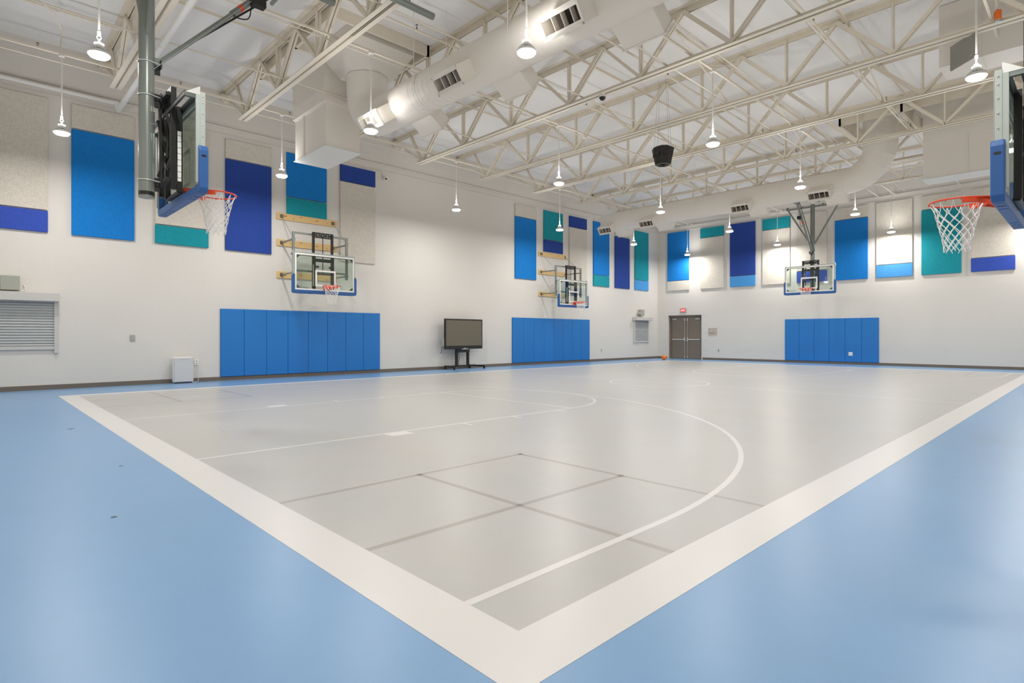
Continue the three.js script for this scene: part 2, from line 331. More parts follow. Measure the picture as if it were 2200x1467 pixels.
// ================================================================ SPIRAL DUCTS
const DR = .38, DY = 6.0;
const TAP = .61, TAPW = .37;                 // direction and half width of the diffusers' openings in the round trunk
function shell(z0, z1, r, a0, a1, n) {       // part of a round shell along z between two angles
  const g = new THREE.BufferGeometry(), p = [], nn = [], q = (a, z) => { p.push(Math.cos(a) * r, Math.sin(a) * r, z); nn.push(Math.cos(a), Math.sin(a), 0); };
  for (let i = 0; i < n; i++) { const a = a0 + (a1 - a0) * i / n, b = a0 + (a1 - a0) * (i + 1) / n; q(a, z0); q(b, z0); q(b, z1); q(a, z0); q(b, z1); q(a, z1); }
  g.setAttribute('position', new THREE.Float32BufferAttribute(p, 3)); g.setAttribute('normal', new THREE.Float32BufferAttribute(nn, 3)); return g;
}
function trunk(z0, z1, r, openings, capStart) {   // hollow round duct along z with its spiral lock seams, open where the diffusers are tapped in: [zCentre, side, width]
  const cuts = [...new Set([z0, z1, ...openings.flatMap(([z, , w]) => [z - w / 2 + .02, z + w / 2 - .02])])].sort((a, b) => a - b), g = [];
  for (let k = 0; k + 1 < cuts.length; k++) {
    const a = cuts[k], b = cuts[k + 1], m = (a + b) / 2, act = openings.filter(([z, , w]) => Math.abs(m - z) < w / 2 - .02).map(o => o[1]);
    if (!act.length) g.push(shell(a, b, r, 0, Math.PI * 2, 56));
    else if (act.length === 2) g.push(shell(a, b, r, -TAP + TAPW, Math.PI + TAP - TAPW, 30), shell(a, b, r, Math.PI + TAP + TAPW, 2 * Math.PI - TAP - TAPW, 12));
    else { const c = act[0] > 0 ? -TAP : Math.PI + TAP; g.push(shell(a, b, r, c + TAPW, c + 2 * Math.PI - TAPW, 50)); }
  }
  for (let z = z0 + .15; z < z1 - .05; z += .16) if (!openings.some(([q, , w]) => Math.abs(q - z) < w / 2)) g.push(shell(z - .005, z + .005, r + .0022, 0, Math.PI * 2, 56));
  for (const z of capStart ? [z0, z1] : [z1]) g.push(new THREE.CylinderGeometry(r, r, .012, 56).rotateX(Math.PI / 2).translate(0, 0, z));
  return J(g);
}
function elbow(parent, x, ez, er, dir) {   // gored elbow from the trunk's end at ez up to the roof; dir +1 when the riser stands on the +z side
  const NG = 5, ring = (a, r) => { const cy = DY + er - er * Math.cos(a), cz = ez + dir * er * Math.sin(a), pts = []; for (let i = 0; i <= 40; i++) { const u = i / 40 * Math.PI * 2, px = Math.cos(u) * r, q = Math.sin(u) * r; pts.push([x + px, cy + q * Math.cos(a), cz - dir * q * Math.sin(a)]); } return pts; };
  for (let k = 0; k < NG; k++) {
    const A = ring(k / NG * Math.PI / 2, DR + .075 * k / NG), C = ring((k + 1) / NG * Math.PI / 2, DR + .075 * (k + 1) / NG), pos = [];
    for (let i = 0; i < 40; i++) { const q = dir > 0 ? [A[i], A[i + 1], C[i + 1], A[i], C[i + 1], C[i]] : [A[i], C[i + 1], A[i + 1], A[i], C[i], C[i + 1]]; pos.push(...q.flat()); }
    const g = new THREE.BufferGeometry(); g.setAttribute('position', new THREE.Float32BufferAttribute(pos, 3)); g.computeVertexNormals();
    obj('elbow_gore', meterUV(toCreasedNormals(g, .5)), M.duct, parent);
  }
}
function diffuser(parent, x, z, side, w = .62) {   // side -1 faces -x, +1 faces +x ; throws air down at an angle
  const t = .012, h = .30, dep = .50, g = [];
  // local: opening faces +y', width along z, height along x'
  g.push(B(w, t, dep, 0, h / 2, 0), B(w, t, dep, 0, -h / 2, 0), B(t, h, dep, w / 2, 0, 0), B(t, h, dep, -w / 2, 0, 0));
  const lip = [B(w + .06, .035, .02, 0, h / 2, dep / 2), B(w + .06, .035, .02, 0, -h / 2, dep / 2), B(.035, h + .04, .02, w / 2, 0, dep / 2), B(.035, h + .04, .02, -w / 2, 0, dep / 2)];
  const m = new THREE.Matrix4().makeRotationFromEuler(new THREE.Euler(.62, side < 0 ? -Math.PI / 2 : Math.PI / 2, 0, 'YXZ')).setPosition(x + side * .40, DY - .28, z);
  const ap = gs => J(gs).applyMatrix4(m);
  const d = obj('diffuser', meterUV(ap(g)), M.duct, parent);
  obj('grille_frame', meterUV(ap(lip)), M.duct, d);
  for (let k = 1; k < 4; k++) obj('louver', meterUV(ap([new THREE.BoxGeometry(.012, h - .02, .17).rotateY(.25).translate(-w / 2 + k * w / 4, 0, dep / 2 - .10)])), M.duct, d);
  obj('grille_border', meterUV(ap([B(w, .05, .01, 0, h / 2 - .03, dep / 2 - .01), B(w, .05, .01, 0, -h / 2 + .03, dep / 2 - .01)])), M.duct, d);
}
function strap(parent, x, z) { const g = [new THREE.CylinderGeometry(DR + .004, DR + .004, .02, 48, 1, true).rotateX(Math.PI / 2).translate(x, DY, z), seg([x - DR - .006, DY, z], [x - DR - .006, DECK, z], .006, 6), seg([x + DR + .006, DY, z], [x + DR + .006, DECK, z], .006, 6)]; obj('hanger_strap', g, M.duct, parent); }
{
  const x = 6.55, t = thing('spiral_duct', 'big cream spiral air duct crossing above the near court', 'duct', [0, 0, 0]);
  const rz = -11.50, er = .58, taps = [-10.35, -7.77, -5.2, -2.6].flatMap(z => [[z, -1, .68], [z + .62, 1, .68]]);
  obj('trunk', [trunk(rz + er - .003, WR - .6, DR, taps, false).translate(x, DY, 0)], M.duct, t);
  elbow(t, x, rz + er, er, -1);
  obj('riser', [new THREE.CylinderGeometry(.455, .455, 7.0 - DY - er, 48, 1, true).translate(x, (7.0 + DY + er) / 2, rz), new THREE.TorusGeometry(.46, .012, 6, 48).rotateX(Math.PI / 2).translate(x, 6.98, rz)], M.duct, t);
  obj('roof_boot', [new THREE.CylinderGeometry(1.05, .62, .5, 4, 1).rotateY(Math.PI / 4).translate(x, 7.25, rz), BB(x - .75, x + .75, 7.5, DECK - .012, rz - .75, rz + .75)], M.duct, t);
  for (const [z, side, w] of taps) diffuser(t, x, z, side, w);
  for (const z of [-9.1, -6.5, -3.8]) strap(t, x, z);
}
{
  const x = 19.8, t = thing('spiral_duct', 'big cream spiral air duct before the far hoop with a gored elbow', 'duct', [0, 0, 0]);
  const ez = -5.55, er = .95, taps = [-14.35, -12.37, -8.63, -6.13].flatMap(z => [[z, -1, .62], [z + .22, 1, .62]]);                         // elbow rises to the roof
  obj('trunk', [trunk(-14.75, ez, DR, taps, true).translate(x, DY, 0)], M.duct, t);
  elbow(t, x, ez, er, 1);
  const rz = ez + er;
  obj('riser', [new THREE.CylinderGeometry(.455, .455, DECK - DY - er, 48, 1, true).translate(x, (DECK + DY + er) / 2, rz)], M.duct, t);
  for (const [z, side, w] of taps) diffuser(t, x, z, side, w);
  for (const z of [-13.2, -10.4, -7.4]) strap(t, x, z);
}
// rectangular return air ducts
{
  const t = thing('return_duct', 'rectangular cream return air box hanging by the left wall panels', 'duct', [0, 0, 0]);
  const x0 = 6.0, x1 = 6.86, z0 = -14.1, z1 = -12.42, y0 = 5.6;
  obj('lower_box', [BB(x0, x1, y0, 6.60, z0, z1)], M.duct, t);
  obj('flange', [BB(x0 - .02, x1 + .02, 6.59, 6.62, z0 - .02, z1 + .02), BB(x0 - .018, x1 + .018, y0, 6.6, z0 + .5, z0 + .53)], M.duct, t);
  obj('upper_box', [BB(x0 - .05, x1 + .05, 6.62, DECK - .012, z0 - .05, z1 + .05)], M.duct, t);
  const p = new THREE.Shape([[x0 - .03, z0 - .03], [x1 + .03, z0 - .03], [x1 + .03, z1 + .03], [x0 - .03, z1 + .03]].map(q => new THREE.Vector2(q[0], -q[1])));
  obj('bottom_plate', [new THREE.ExtrudeGeometry(p, { depth: .012, bevelEnabled: false }).rotateX(-Math.PI / 2).translate(0, y0 - .012, 0)], M.white, t);
}
{
  const t = thing('return_duct', 'rectangular cream return air box behind the right hand net', 'duct', [0, 0, 0]);
  const x0 = 19.25, x1 = 19.98, z0 = -3.45, z1 = -1.55, y0 = 5.56;
  obj('lower_box', [BB(x0, x1, y0, 6.62, z0, z1)], M.duct, t);
  obj('flange', [BB(x0 - .02, x1 + .02, 6.6, 6.64, z0 - .02, z1 + .02), BB(x0 - .018, x1 + .018, y0 - .01, 6.6, -2.5, -2.46)], M.duct, t);
  obj('upper_box', [BB(x0 - .02, x1 + .1, 6.64, DECK - .012, z0, z1)], M.duct, t);
  obj('bottom_plate', [BB(x0 - .02, x1 + .02, y0 - .012, y0, z0 - .02, z1 + .02)], M.white, t);
}
{
  const t = thing('plenum_duct', 'boxy cream duct at the top right behind the grey panel', 'duct', [0, 0, 0]);
  const x0 = 14.0, x1 = 14.78;
  for (let k = 0; k < 4; k++) { const a = -2.25 + k * .66; obj('duct_section', [BB(x0, x1, 6.55, DECK - .012, a, a + .652)], M.duct, t); obj('seam_flange', [BB(x0 - .012, x1 + .012, 6.54, DECK - .012, a + .652, a + .664)], M.duct, t); }
}
// steel frames round the roof openings
for (const [x0, x1, z0, z1, l, dep, zm] of [[18.6, 20.9, -5.35, -1.2, 'cream steel channel frame around the far roof opening', .4, -3.82], [5.25, 7.55, -14.4, -10.6, 'cream steel channel frame around the near roof opening', .24, -12.315]]) {
  const t = thing('roof_opening_frame', l, 'frame', [0, 0, 0]);
  const y = DECK - dep;
  for (const [a, b] of [[[x0, z0], [x0, z1]], [[x1, z0], [x1, z1]], [[x0, z0], [x1, z0]], [[x0, z1], [x1, z1]], [[x0, zm], [x1, zm]]])
    obj('channel', [BB(Math.min(a[0], b[0]) - .03, Math.max(a[0], b[0]) + .03, y, DECK - .005, Math.min(a[1], b[1]) - .03, Math.max(a[1], b[1]) + .03)], M.steel, t);
}

// ================================================================ PIPES, BRIDGING and small things at the roof
function pipeX(name, label, cat, y, z, r, x0 = XN + .02, x1 = XF - .02, m = M.steel, group) { return tag(obj(name, [seg([x0, y, z], [x1, y, z], r, 10)], m), label, cat, group); }
[[-12.31, 'near the left wall'], [-8.4, 'left of the middle'], [-6.2, 'right of the middle'], [-3.62, 'far from the left wall']].forEach(([z, where]) => {
  tag(obj('bridging_angle', [BB(XN + .02, XF - .02, CHB + .1, CHB + .105, z - .022, z + .022), BB(XN + .02, XF - .02, CHB + .1, CHB + .14, z - .022, z - .018)], M.steel), 'thin cream bridging angle along the bottom chords, ' + where, 'bridging', 'bridging angles');
  tag(obj('bridging_angle', [BB(XN + .02, XF - .02, DECK - .125, DECK - .12, z - .022, z + .022), BB(XN + .02, XF - .02, DECK - .165, DECK - .125, z - .022, z - .018)], M.steel), 'thin cream bridging angle under the roof deck, ' + where, 'bridging', 'bridging angles');
});
JX.slice(1, -1).forEach((x, i) => [-12.31, -6.2, -3.62].forEach((z, k) => {
  if (!(k === 1 && (i === 3 || i === 5) || k === 2 && i === 4)) return;
  const t = thing('cross_brace', `thin crossed brace between the ${ORD[i]} and ${ORD[i + 1]} visible joists, ${['left', 'middle', 'right'][k]} line`, 'brace', [0, 0, 0], 0, 'cross braces');
  obj('brace_rod', [bar([x + .05, CHB + .12, z], [JX[i + 2] - .05, DECK - .14, z], .03, .012)], M.steel, t);
  obj('brace_rod', [bar([x + .05, DECK - .14, z + .03], [JX[i + 2] - .05, CHB + .12, z + .03], .03, .012)], M.steel, t);
}));
pipeX('conduit', 'thin conduit running beside the wall side row of lights', 'conduit', 6.86, -14.95, .012);
pipeX('conduit', 'thin conduit along the second row of lights', 'conduit', 6.87, -10.25, .012);
pipeX('conduit', 'thin conduit along the third row of lights', 'conduit', 6.87, -5.35, .012);
const sprinklerHead = (t, x, y, z) => { obj('sprinkler_head', [disc(.016, .05, x, y + .04, z, 10), new THREE.TorusGeometry(.02, .004, 5, 12).translate(x, y + .08, z), disc(.026, .004, x, y + .11, z, 14)], M.bronze, t); };
[[-15.5, 'by the left wall'], [-9.4, 'just right of the second light row'], [-7.0, 'over the middle of the court'], [-3.85, 'between the third and fourth light rows']].forEach(([z, w]) => {
  const t = thing('sprinkler_pipe', 'cream sprinkler branch pipe under the deck, ' + w, 'pipe', [0, 0, 0], 0, 'sprinkler branch pipes');
  obj('pipe', [seg([XN + .02, 7.25, z], [XF - .02, 7.25, z], .021, 12)], M.steel, t);
  for (let x = 1.1; x < 26; x += 2.67) sprinklerHead(t, x, 7.25, z);
});
{ // main pipe along the left wall and cross main beside the first joist
  const t = thing('sprinkler_main', 'thick cream pipe along the head of the left wall turning past the pole', 'pipe', [0, 0, 0]);
  obj('long_run', [seg([XN + .02, 6.72, WL + .2], [2.55, 6.72, WL + .2], .045, 16)], M.white, t);
  obj('cross_run', [seg([2.62, 6.56, WL + .25], [2.62, 6.56, WR - .3], .055, 16)], M.white, t);
  obj('tee', [disc(.07, .16, 2.62, 6.64, WL + .25, 16), seg([2.45, 6.72, WL + .2], [2.62, 6.72, WL + .25], .055, 12)], M.white, t);
  for (const z of [-15.2, -12, -8.5, -5, -1.6]) obj('pipe_clamp', [B(.03, .15, .03, 2.62, 6.66, z), new THREE.TorusGeometry(.058, .008, 6, 20).translate(2.62, 6.56, z)], M.steel, t);
}
tag(obj('slotted_angle', [BB(XN + .02, 2.33, 7.5, 7.505, -14.06, -14.0), BB(XN + .02, 2.33, 7.5, 7.56, -14.0, -13.994), ...[...Array(24)].map((_, k) => B(.05, .006, .02, XN + .2 + k * .125, 7.497, -14.03))], M.steel), 'cream slotted angle under the deck at the top left', 'angle');
tag(obj('conduit', [path([[XN + .02, 7.4, -13.5], [.75, 7.4, -13.5], [1.2, 7.4, -13.9], [1.36, 7.25, -14.25], [1.37, 6.85, -14.3]], .017, 8)], M.steel), 'bent cream conduit dropping to the light nearest the top left corner', 'conduit');
[[22.3, 7.3, .03], [22.9, 7.05, .04], [24.7, 7.35, .03], [25.4, 7.1, .045]].forEach(([x, y, r], i) => tag(obj('roof_pipe', [seg([x, y, WL + .02], [x, y, WR - .02], r, 10)], M.steel), ['thin', 'thicker', 'thin high', 'thickest'][i] + ' cream pipe crossing the far bays near the end wall', 'pipe', 'pipes in the far bays'));
{ // speaker cluster over the centre of the court
  const t = thing('hanging_speaker', 'black faceted speaker cluster hung over the centre of the court', 'speaker', [CX + .05, 5.6, CZ + .1], .35);
  const body = toCreasedNormals(new THREE.CylinderGeometry(.285, .20, .40, 8).translate(0, .23, 0), .1);
  obj('cabinet', [body, toCreasedNormals(new THREE.CylinderGeometry(.20, .285, .05, 8).translate(0, .455, 0), .1)], M.blackMatte, t);
  obj('bottom_grille', [disc(.175, .02, 0, .025, 0, 32)], std('#6f6a60', .8), t);
  for (const [R, q] of [[.12, .012], [.05, .02]]) obj('woofer_ring', [new THREE.TorusGeometry(R, q, 6, 32).rotateX(Math.PI / 2).translate(0, .012, 0)], M.blackMatte, t);
  for (const k of [4.5, 5.5, 6.5]) { const a = k * Math.PI / 4; const g = new THREE.BoxGeometry(.1, .1, .02).rotateX(-.21).translate(0, .27, .243).rotateY(a); obj('horn_opening', [g], M.black, t); }
  obj('handle', [new THREE.BoxGeometry(.1, .016, .02).translate(0, .30, .262).rotateY(.35)], M.white, t);
  for (const [x, z] of [[.18, .18], [-.18, .18], [.18, -.18], [-.18, -.18]]) obj('hanging_cable', [seg([x, .47, z], [x * .5, DECK - 5.6, z * .5], .004, 5)], M.galv, t);
}
{
  const t = thing('dome_camera', 'small black dome camera under the joist just beyond the near duct', 'camera', [10.41, 6.56, -7.85]);
  obj('housing', [disc(.085, .06, 0, .08, 0, 24)], M.white, t);
  obj('dome', [new THREE.LatheGeometry([[0, -.02], [.03, -.016], [.055, .005], [.075, .05]].map(p => new THREE.Vector2(...p)), 24)], M.black, t);
}
{
  const t = thing('antenna_panel', 'square grey panel with four bolts hanging at the top right', 'panel', [13.3, 6.24, -1.77], -43.933 * Math.PI / 180);
  obj('plate', [B(.03, .46, .6, 0, .23, 0)], std('#97958c', .75, { bumpMap: feltBump, bumpScale: .002 }), t);
  for (const [y, z] of [[.06, .2], [.06, -.2], [.38, .2], [.38, -.2]]) obj('bolt', [new THREE.SphereGeometry(.014, 10, 8).translate(-.018, y, z)], M.galv, t);
  obj('bracket', [seg([.04, .3, 0], [.25, .55, 0], .018, 8), B(.04, .12, .12, .03, .25, 0)], M.steel, t);
}
{
  const t = thing('cable_retractor', 'small orange hanging retractor at the top right', 'retractor', [12.93, 6.72, -1.25], .4);
  obj('case', [RB(.10, .17, .09, .02, 0, .06, 0)], std('#e8701e', .45), t);
  obj('foot', [disc(.045, .04, 0, -.04, 0, 18)], M.galv, t);
  obj('bracket', [seg([.07, -.05, 0], [.07, 1.06, 0], .016, 8), seg([0, .14, 0], [0, .3, 0], .006, 6), B(.14, .012, .02, .02, .16, 0)], M.steel, t);
}
[[12.4, LZ[1], 'beyond the near duct'], [9.3, LZ[0], 'by the left wall']].forEach(([x, z, w]) => { const t = thing('junction_box', 'small cream electrical box on the light strut ' + w, 'box', [x, STRUT - .1, z]); obj('box_body', [RB(.12, .096, .08, .006, 0, .05, 0)], M.steel, t); obj('cover_plate', [B(.11, .004, .07, 0, 0, 0)], M.white, t); });

// ================================================================ ACOUSTIC PANELS
const PT = .055;
const colName = { grey: 'light grey', blue: 'bright blue', navy: 'navy blue', royal: 'royal blue', teal: 'teal', sky: 'sky blue' };
function panel(onFar, c, y0, y1, col, label) {
  const o = obj('acoustic_panel', [onFar ? RB(PT, y1 - y0, 1.22, .008, 0, 0, 0, 2) : RB(1.22, y1 - y0, PT, .008, 0, 0, 0, 2)], M.felt[col]);
  if (onFar) o.position.set(XF - PT / 2 - .004, (y0 + y1) / 2, c); else o.position.set(c, (y0 + y1) / 2, WL + PT / 2 + .004);
  tag(o, label, 'acoustic panel', onFar ? 'felt panels on the end wall' : 'felt panels on the left wall');
}
const leftPanels = [[.73, 4.01, 'grey', 'royal'], [2.37, 5.97, 'grey', 'blue'], [4.03, 4.0, 'grey', 'teal'], [5.67, 6.0, 'grey', 'navy'], [7.33, 5.245, 'blue', 'teal', 4.745], [9.0, 6.02, 'navy', 'grey'],
  [16.58, 6.03, 'grey', 'blue'], [18.27, 5.29, 'teal', 'navy', 4.78], [19.94, 6.04, 'navy', 'grey'], [21.66, 4.04, 'blue', 'teal'], [23.35, 6.04, 'grey', 'navy'], [25.05, 4.03, 'teal', 'sky']];
leftPanels.forEach(([c, s, a, b, lo = 3.525], i) => {
  const where = i < 6 ? `${ORD[i]} pair from the left edge, left wall` : `${ORD[i - 6]} pair past the screen, left wall`;
  panel(false, c, s + .012, 6.53, a, `${colName[a]} felt panel, upper of the ${where}`);
  panel(false, c, lo, s - .012, b, `${colName[b]} felt panel, lower of the ${where}`);
});
const farPanels = [[-15.21, 4.04, 'blue', 'grey'], [-13.36, 6.08, 'teal', 'grey'], [-11.83, 4.045, 'navy', 'sky'], [-10.28, 6.055, 'teal', 'grey'], [-8.77, 4.04, 'grey', 'royal'], [-7.24, 6.07, 'grey', 'blue'], [-5.72, 4.045, 'grey', 'sky'], [-4.21, 6.04, 'grey', 'teal'], [-2.71, 4.035, 'grey', 'royal']];
farPanels.forEach(([c, s, a, b], i) => {
  const where = `${ORD[i]} pair from the corner, end wall`;
  panel(true, c, s + .012, 6.56, a, `${colName[a]} felt panel, upper of the ${where}`);
  panel(true, c, 3.54, s - .012, b, `${colName[b]} felt panel, lower of the ${where}`);
});
// ================================================================ WALL PADS
function pads(onFar, a0, w, n, label, group, cut) {
  for (let k = 0; k < n; k++) {
    const c = a0 + (k + .5) * w, t = thing('safety_pad', `blue vinyl wall pad, ${ORD[k]} from the left ${label}`, 'wall pad', onFar ? [XF, .105, c] : [c, .105, WL], onFar ? -Math.PI / 2 : 0, group);
    obj('cushion', [RB(w - .004, 1.83, .05, .014, 0, .915, .029, 4)], M.pad, t);
    obj('stitched_flange', [B(w - .002, 1.832, .006, 0, .916, .005)], M.pad, t);
    if (cut === k) { const o = obj('outlet_cutout', [B(.15, .15, .006, -.1, .34, .055), B(.05, .09, .006, -.1, .34, .06)], M.white, t); o.userData.label = 'white outlet plate set into the pad'; }
  }
}
pads(false, 4.935, .6065, 8, 'under the near wall hoop', 'pads under the near wall hoop');
pads(false, 15.815, .6185, 8, 'under the farther hoop on the left wall', 'pads under the farther left hoop');
pads(true, -9.89, .6085, 6, 'on the end wall', 'pads on the end wall', 4);

// ================================================================ BASKETBALL GOALS
// local frame of a goal: board faces +z with its face at z = bz, rim at height ry, x across
const netGeo = (() => {
  const g = [], n = 12, prof = t => .226 - .125 * Math.pow(t, .72) + .012 * Math.max(0, t - .8) * 5;
  for (let i = 0; i < n; i++) for (const s of [-1, 1]) {
    const pts = [];
    for (let k = 0; k <= 14; k++) { const t = k / 14, a = (i + .5 * (s < 0 ? 0 : 0)) / n * Math.PI * 2 + s * (t < .18 ? 0.10 * t / .18 : .10 + (t - .18) * 2.5), r = prof(t) + .004 * Math.sin(i * 5 + k); pts.push([Math.cos(a) * r, -.49 * t + .012 * Math.sin(i * 3.1 + s) * t, Math.sin(a) * r]); }
    g.push(path(pts, .0042, 5, 28));
  }
  return J(g);
})();
const rimGeo = (() => {
  const g = [new THREE.TorusGeometry(.2365, .0085, 10, 48).rotateX(Math.PI / 2)];
  g.push(new THREE.TorusGeometry(.2365, .0075, 8, 30, Math.PI * .8).rotateZ(Math.PI * .1).rotateX(-Math.PI / 2).translate(0, -.046, 0));
  for (const [R, d] of [[.243, 1], [.231, -1]]) { const c = new THREE.CylinderGeometry(R, R, .05, 40, 1, true, Math.PI * .6, Math.PI * .8).translate(0, -.024, 0); if (d < 0) { const i = c.index.array; for (let k = 0; k < i.length; k += 3) [i[k], i[k + 1]] = [i[k + 1], i[k]]; c.computeVertexNormals(); } g.push(c); }
  g.push(B(.16, .045, .16, 0, -.012, -.31), B(.13, .115, .014, 0, -.045, -.372));
  for (const s of [-1, 1]) g.push(bar([s * .055, -.09, -.368], [s * .13, -.03, -.2], .012, .05), bar([s * .06, -.002, -.3], [s * .16, -.002, -.17], .05, .012));
  for (let i = 0; i < 12; i++) { const a = (i + .5) / 12 * Math.PI * 2; g.push(new THREE.TorusGeometry(.009, .0028, 5, 8).translate(Math.cos(a) * .2365, -.012, Math.sin(a) * .2365)); }
  return J(g);
})();
const cut = (pts, holes, depth, bev = 0) => { const s = new THREE.Shape(pts.map(p => new THREE.Vector2(...p))); for (const h of holes) s.holes.push(new THREE.Path(h.map(p => new THREE.Vector2(...p)))); return new THREE.ExtrudeGeometry(s, { depth, bevelEnabled: bev > 0, bevelSize: bev, bevelThickness: bev, bevelSegments: 3, bevelOffset: -bev }); };
const rc = (w, h, x = 0, y = 0) => [[x - w / 2, y - h / 2], [x + w / 2, y - h / 2], [x + w / 2, y + h / 2], [x - w / 2, y + h / 2]];
const bW = 1.83, bH = 1.07, by = -.15 + bH / 2;         // board, centred at by over the rim
const boardG = {
  glass: J([B(bW - .02, bH - .02, .012, 0, by, -.008)]),
  border: J([cut(rc(bW - .05, bH - .05, 0, by), [rc(bW - .15, bH - .15, 0, by)], .002)]),
  square: J([cut(rc(.61, .457, 0, .0 + .23), [rc(.51, .357, 0, .23)], .002)]),
  frame: J([cut(rc(bW + .012, bH + .012, 0, by), [rc(bW - .03, bH - .03, 0, by)], .05).translate(0, 0, -.056)]),
  corner: s => J([cut(s, [], .003)]),
  pad: (() => {                                            // U shaped edge padding along the bottom and up the sides
    const o = .955, i = .885, t = -.15 + .47, b = -.215, k = .055, pts = [[-o + k, b], [o - k, b], [o - .016, b + .016], [o, b + k], [o, t - k], [o - .016, t - .014], [o - .035, t], [i, t - .02], [i, -.118], [-i, -.118], [-i, t - .02], [-o + .035, t], [-o + .016, t - .014], [-o, t - k], [-o, b + k], [-o + .016, b + .016]];
    return J([cut(pts, [], .075, .012).translate(0, 0, -.066)]);
  })(),
  slot: J([B(.012, .006, .05, 0, -.2155, -.03)]), hole: s => J([new THREE.CylinderGeometry(.012, .012, .004, 16).rotateZ(Math.PI / 2).scale(1, 1, 2.3).translate(s * .9555, .2, -.028)]),
  rib: J([RB(.12, .012, .07, .005, 0, -.213, -.03, 2)]),
};
function corner(sx, sy) { const x = sx * (bW / 2 - .08), y = by + sy * (bH / 2 - .08); return boardG.corner([[x, y], [x - sx * .13, y], [x - sx * .10, y - sy * .012], [x - sx * .015, y - sy * .085], [x, y - sy * .1]]); }
function goalHead(t, ry, bz, topY) {       // board, rim, net and height adjuster
  const at = m => { m.position.set(0, ry, bz); return m; };
  const bd = at(obj('backboard', boardG.glass, M.glass, t));
  obj('board_border', boardG.border, M.white, bd); obj('target_square', boardG.square, M.white, bd);
  for (const [a, b] of [[-1, -1], [1, -1], [-1, 1], [1, 1]]) obj('corner_bracket', corner(a, b), M.darkGreen, bd);
  obj('maker_strip', [...[0, .03, .055, .085, .115, .14, .17, .195].map((x, i) => B(.017 - .006 * (i % 2), .032, .002, -.70 + x, -.06, .001))], M.darkGreen, bd);
  at(obj('board_frame', boardG.frame, M.boardFrame, t));
  const pd = at(obj('edge_padding', boardG.pad, M.edgePad, t)); for (const x of [-.78, -.68, -.58, -.48, .48, .58, .68, .78]) obj('padding_slot', boardG.slot, M.black, pd).position.x = x;
  for (const s of [-1, 1]) obj('bolt_hole', boardG.hole(s), M.black, pd);
  for (const x of [-.78, -.62, -.46, .46, .62, .78]) obj('padding_rib', boardG.rib, M.edgePad, pd).position.x = x;
  const rm = at(obj('rim', rimGeo, M.orange, t)); rm.position.z += .381;
  const nt = at(obj('net', netGeo, M.net, t)); nt.position.set(0, ry - .012, bz + .381);
  const y0 = ry - .08, q = bz - .11;       // rear steel
  obj('rear_frame', [BB(-.9, .9, ry + .852, ry + .905, bz - .072, bz - .058), BB(-.9, .9, ry + .893, ry + .905, bz - .11, bz - .058), BB(-.9, .9, ry + .855, ry + .905, bz - .215, bz - .20), BB(-.9, .9, ry + .895, ry + .905, bz - .215, bz - .165), BB(-.905, -.865, ry + .85, ry + .90, bz - .21, bz - .06), BB(.865, .905, ry + .85, ry + .90, bz - .21, bz - .06)], M.gunmetal, t);
  for (const s of [-1, 1]) { obj('top_gusset', [cut([[0, 0], [.15, 0], [0, .1]], [], .01).rotateY(Math.PI / 2).translate(s * .905 - .005, ry + .89, bz - .055)], M.zinc, t); obj('side_rail', [BB(s * .905 - .012, s * .905 + .012, ry - .1, ry + .89, bz - .10, bz - .055)], M.boardFrame, t); }
  for (const s of [-1, 1]) obj('frame_bolts', [...[.30, .42, .55, .68, .80, .87].map(y => new THREE.SphereGeometry(.008, 8, 6).translate(s * .921, ry + y, bz - .03))], M.galv, t).userData.kind = 'stuff';
  for (const s of [-1, 1]) {
    obj('lift_track', [BB(s * .28 - .03, s * .28 + .03, y0, topY, q - .10, q - .04), BB(s * .275 - .02, s * .275 + .02, y0 - .02, ry + .92, q - .03, q + .03)], M.black, t);
    obj('lift_bracket', [B(.12, .05, .05, s * .22, ry + .56, q)], M.black, t);
  }
  for (const [a, b, c, d] of [[.70, .79, -.02, .02], [.34, .38, -.02, .02], [-.115, -.085, -.02, .04]]) obj('lift_crossbar', [BB(-.28, .28, ry + a, ry + b, q + c, q + d)], M.black, t);
  obj('lift_head', [BB(-.28, .28, topY - .03, topY, q - .1, q - .05), BB(-.28, .28, topY - .15, topY - .12, q - .1, q - .05), ...[-.21, -.07, .07, .21].map(x => bar([x - .07, topY - .14, q - .075], [x + .07, topY - .01, q - .075], .025, .02)), ...[-.21, -.07, .07, .21].map(x => bar([x - .07, topY - .01, q - .075], [x + .07, topY - .14, q - .075], .025, .02))], M.black, t);
  obj('lift_screw', [seg([0, ry + .36, q - .07], [0, topY - .1, q - .07], .012, 10)], M.blackMatte, t);
  const tape = obj('height_tape', [BB(-.309, -.305, ry + .02, ry + .62, q - .028, q + .012)], M.white, t); tape.userData.label = 'white height scale';
  obj('tape_tick', [...[...Array(8)].map((_, k) => BB(-.311, -.3085, ry + .06 + k * .072, ry + .064 + k * .072, q - .028, q + .012))], M.black, tape);
}
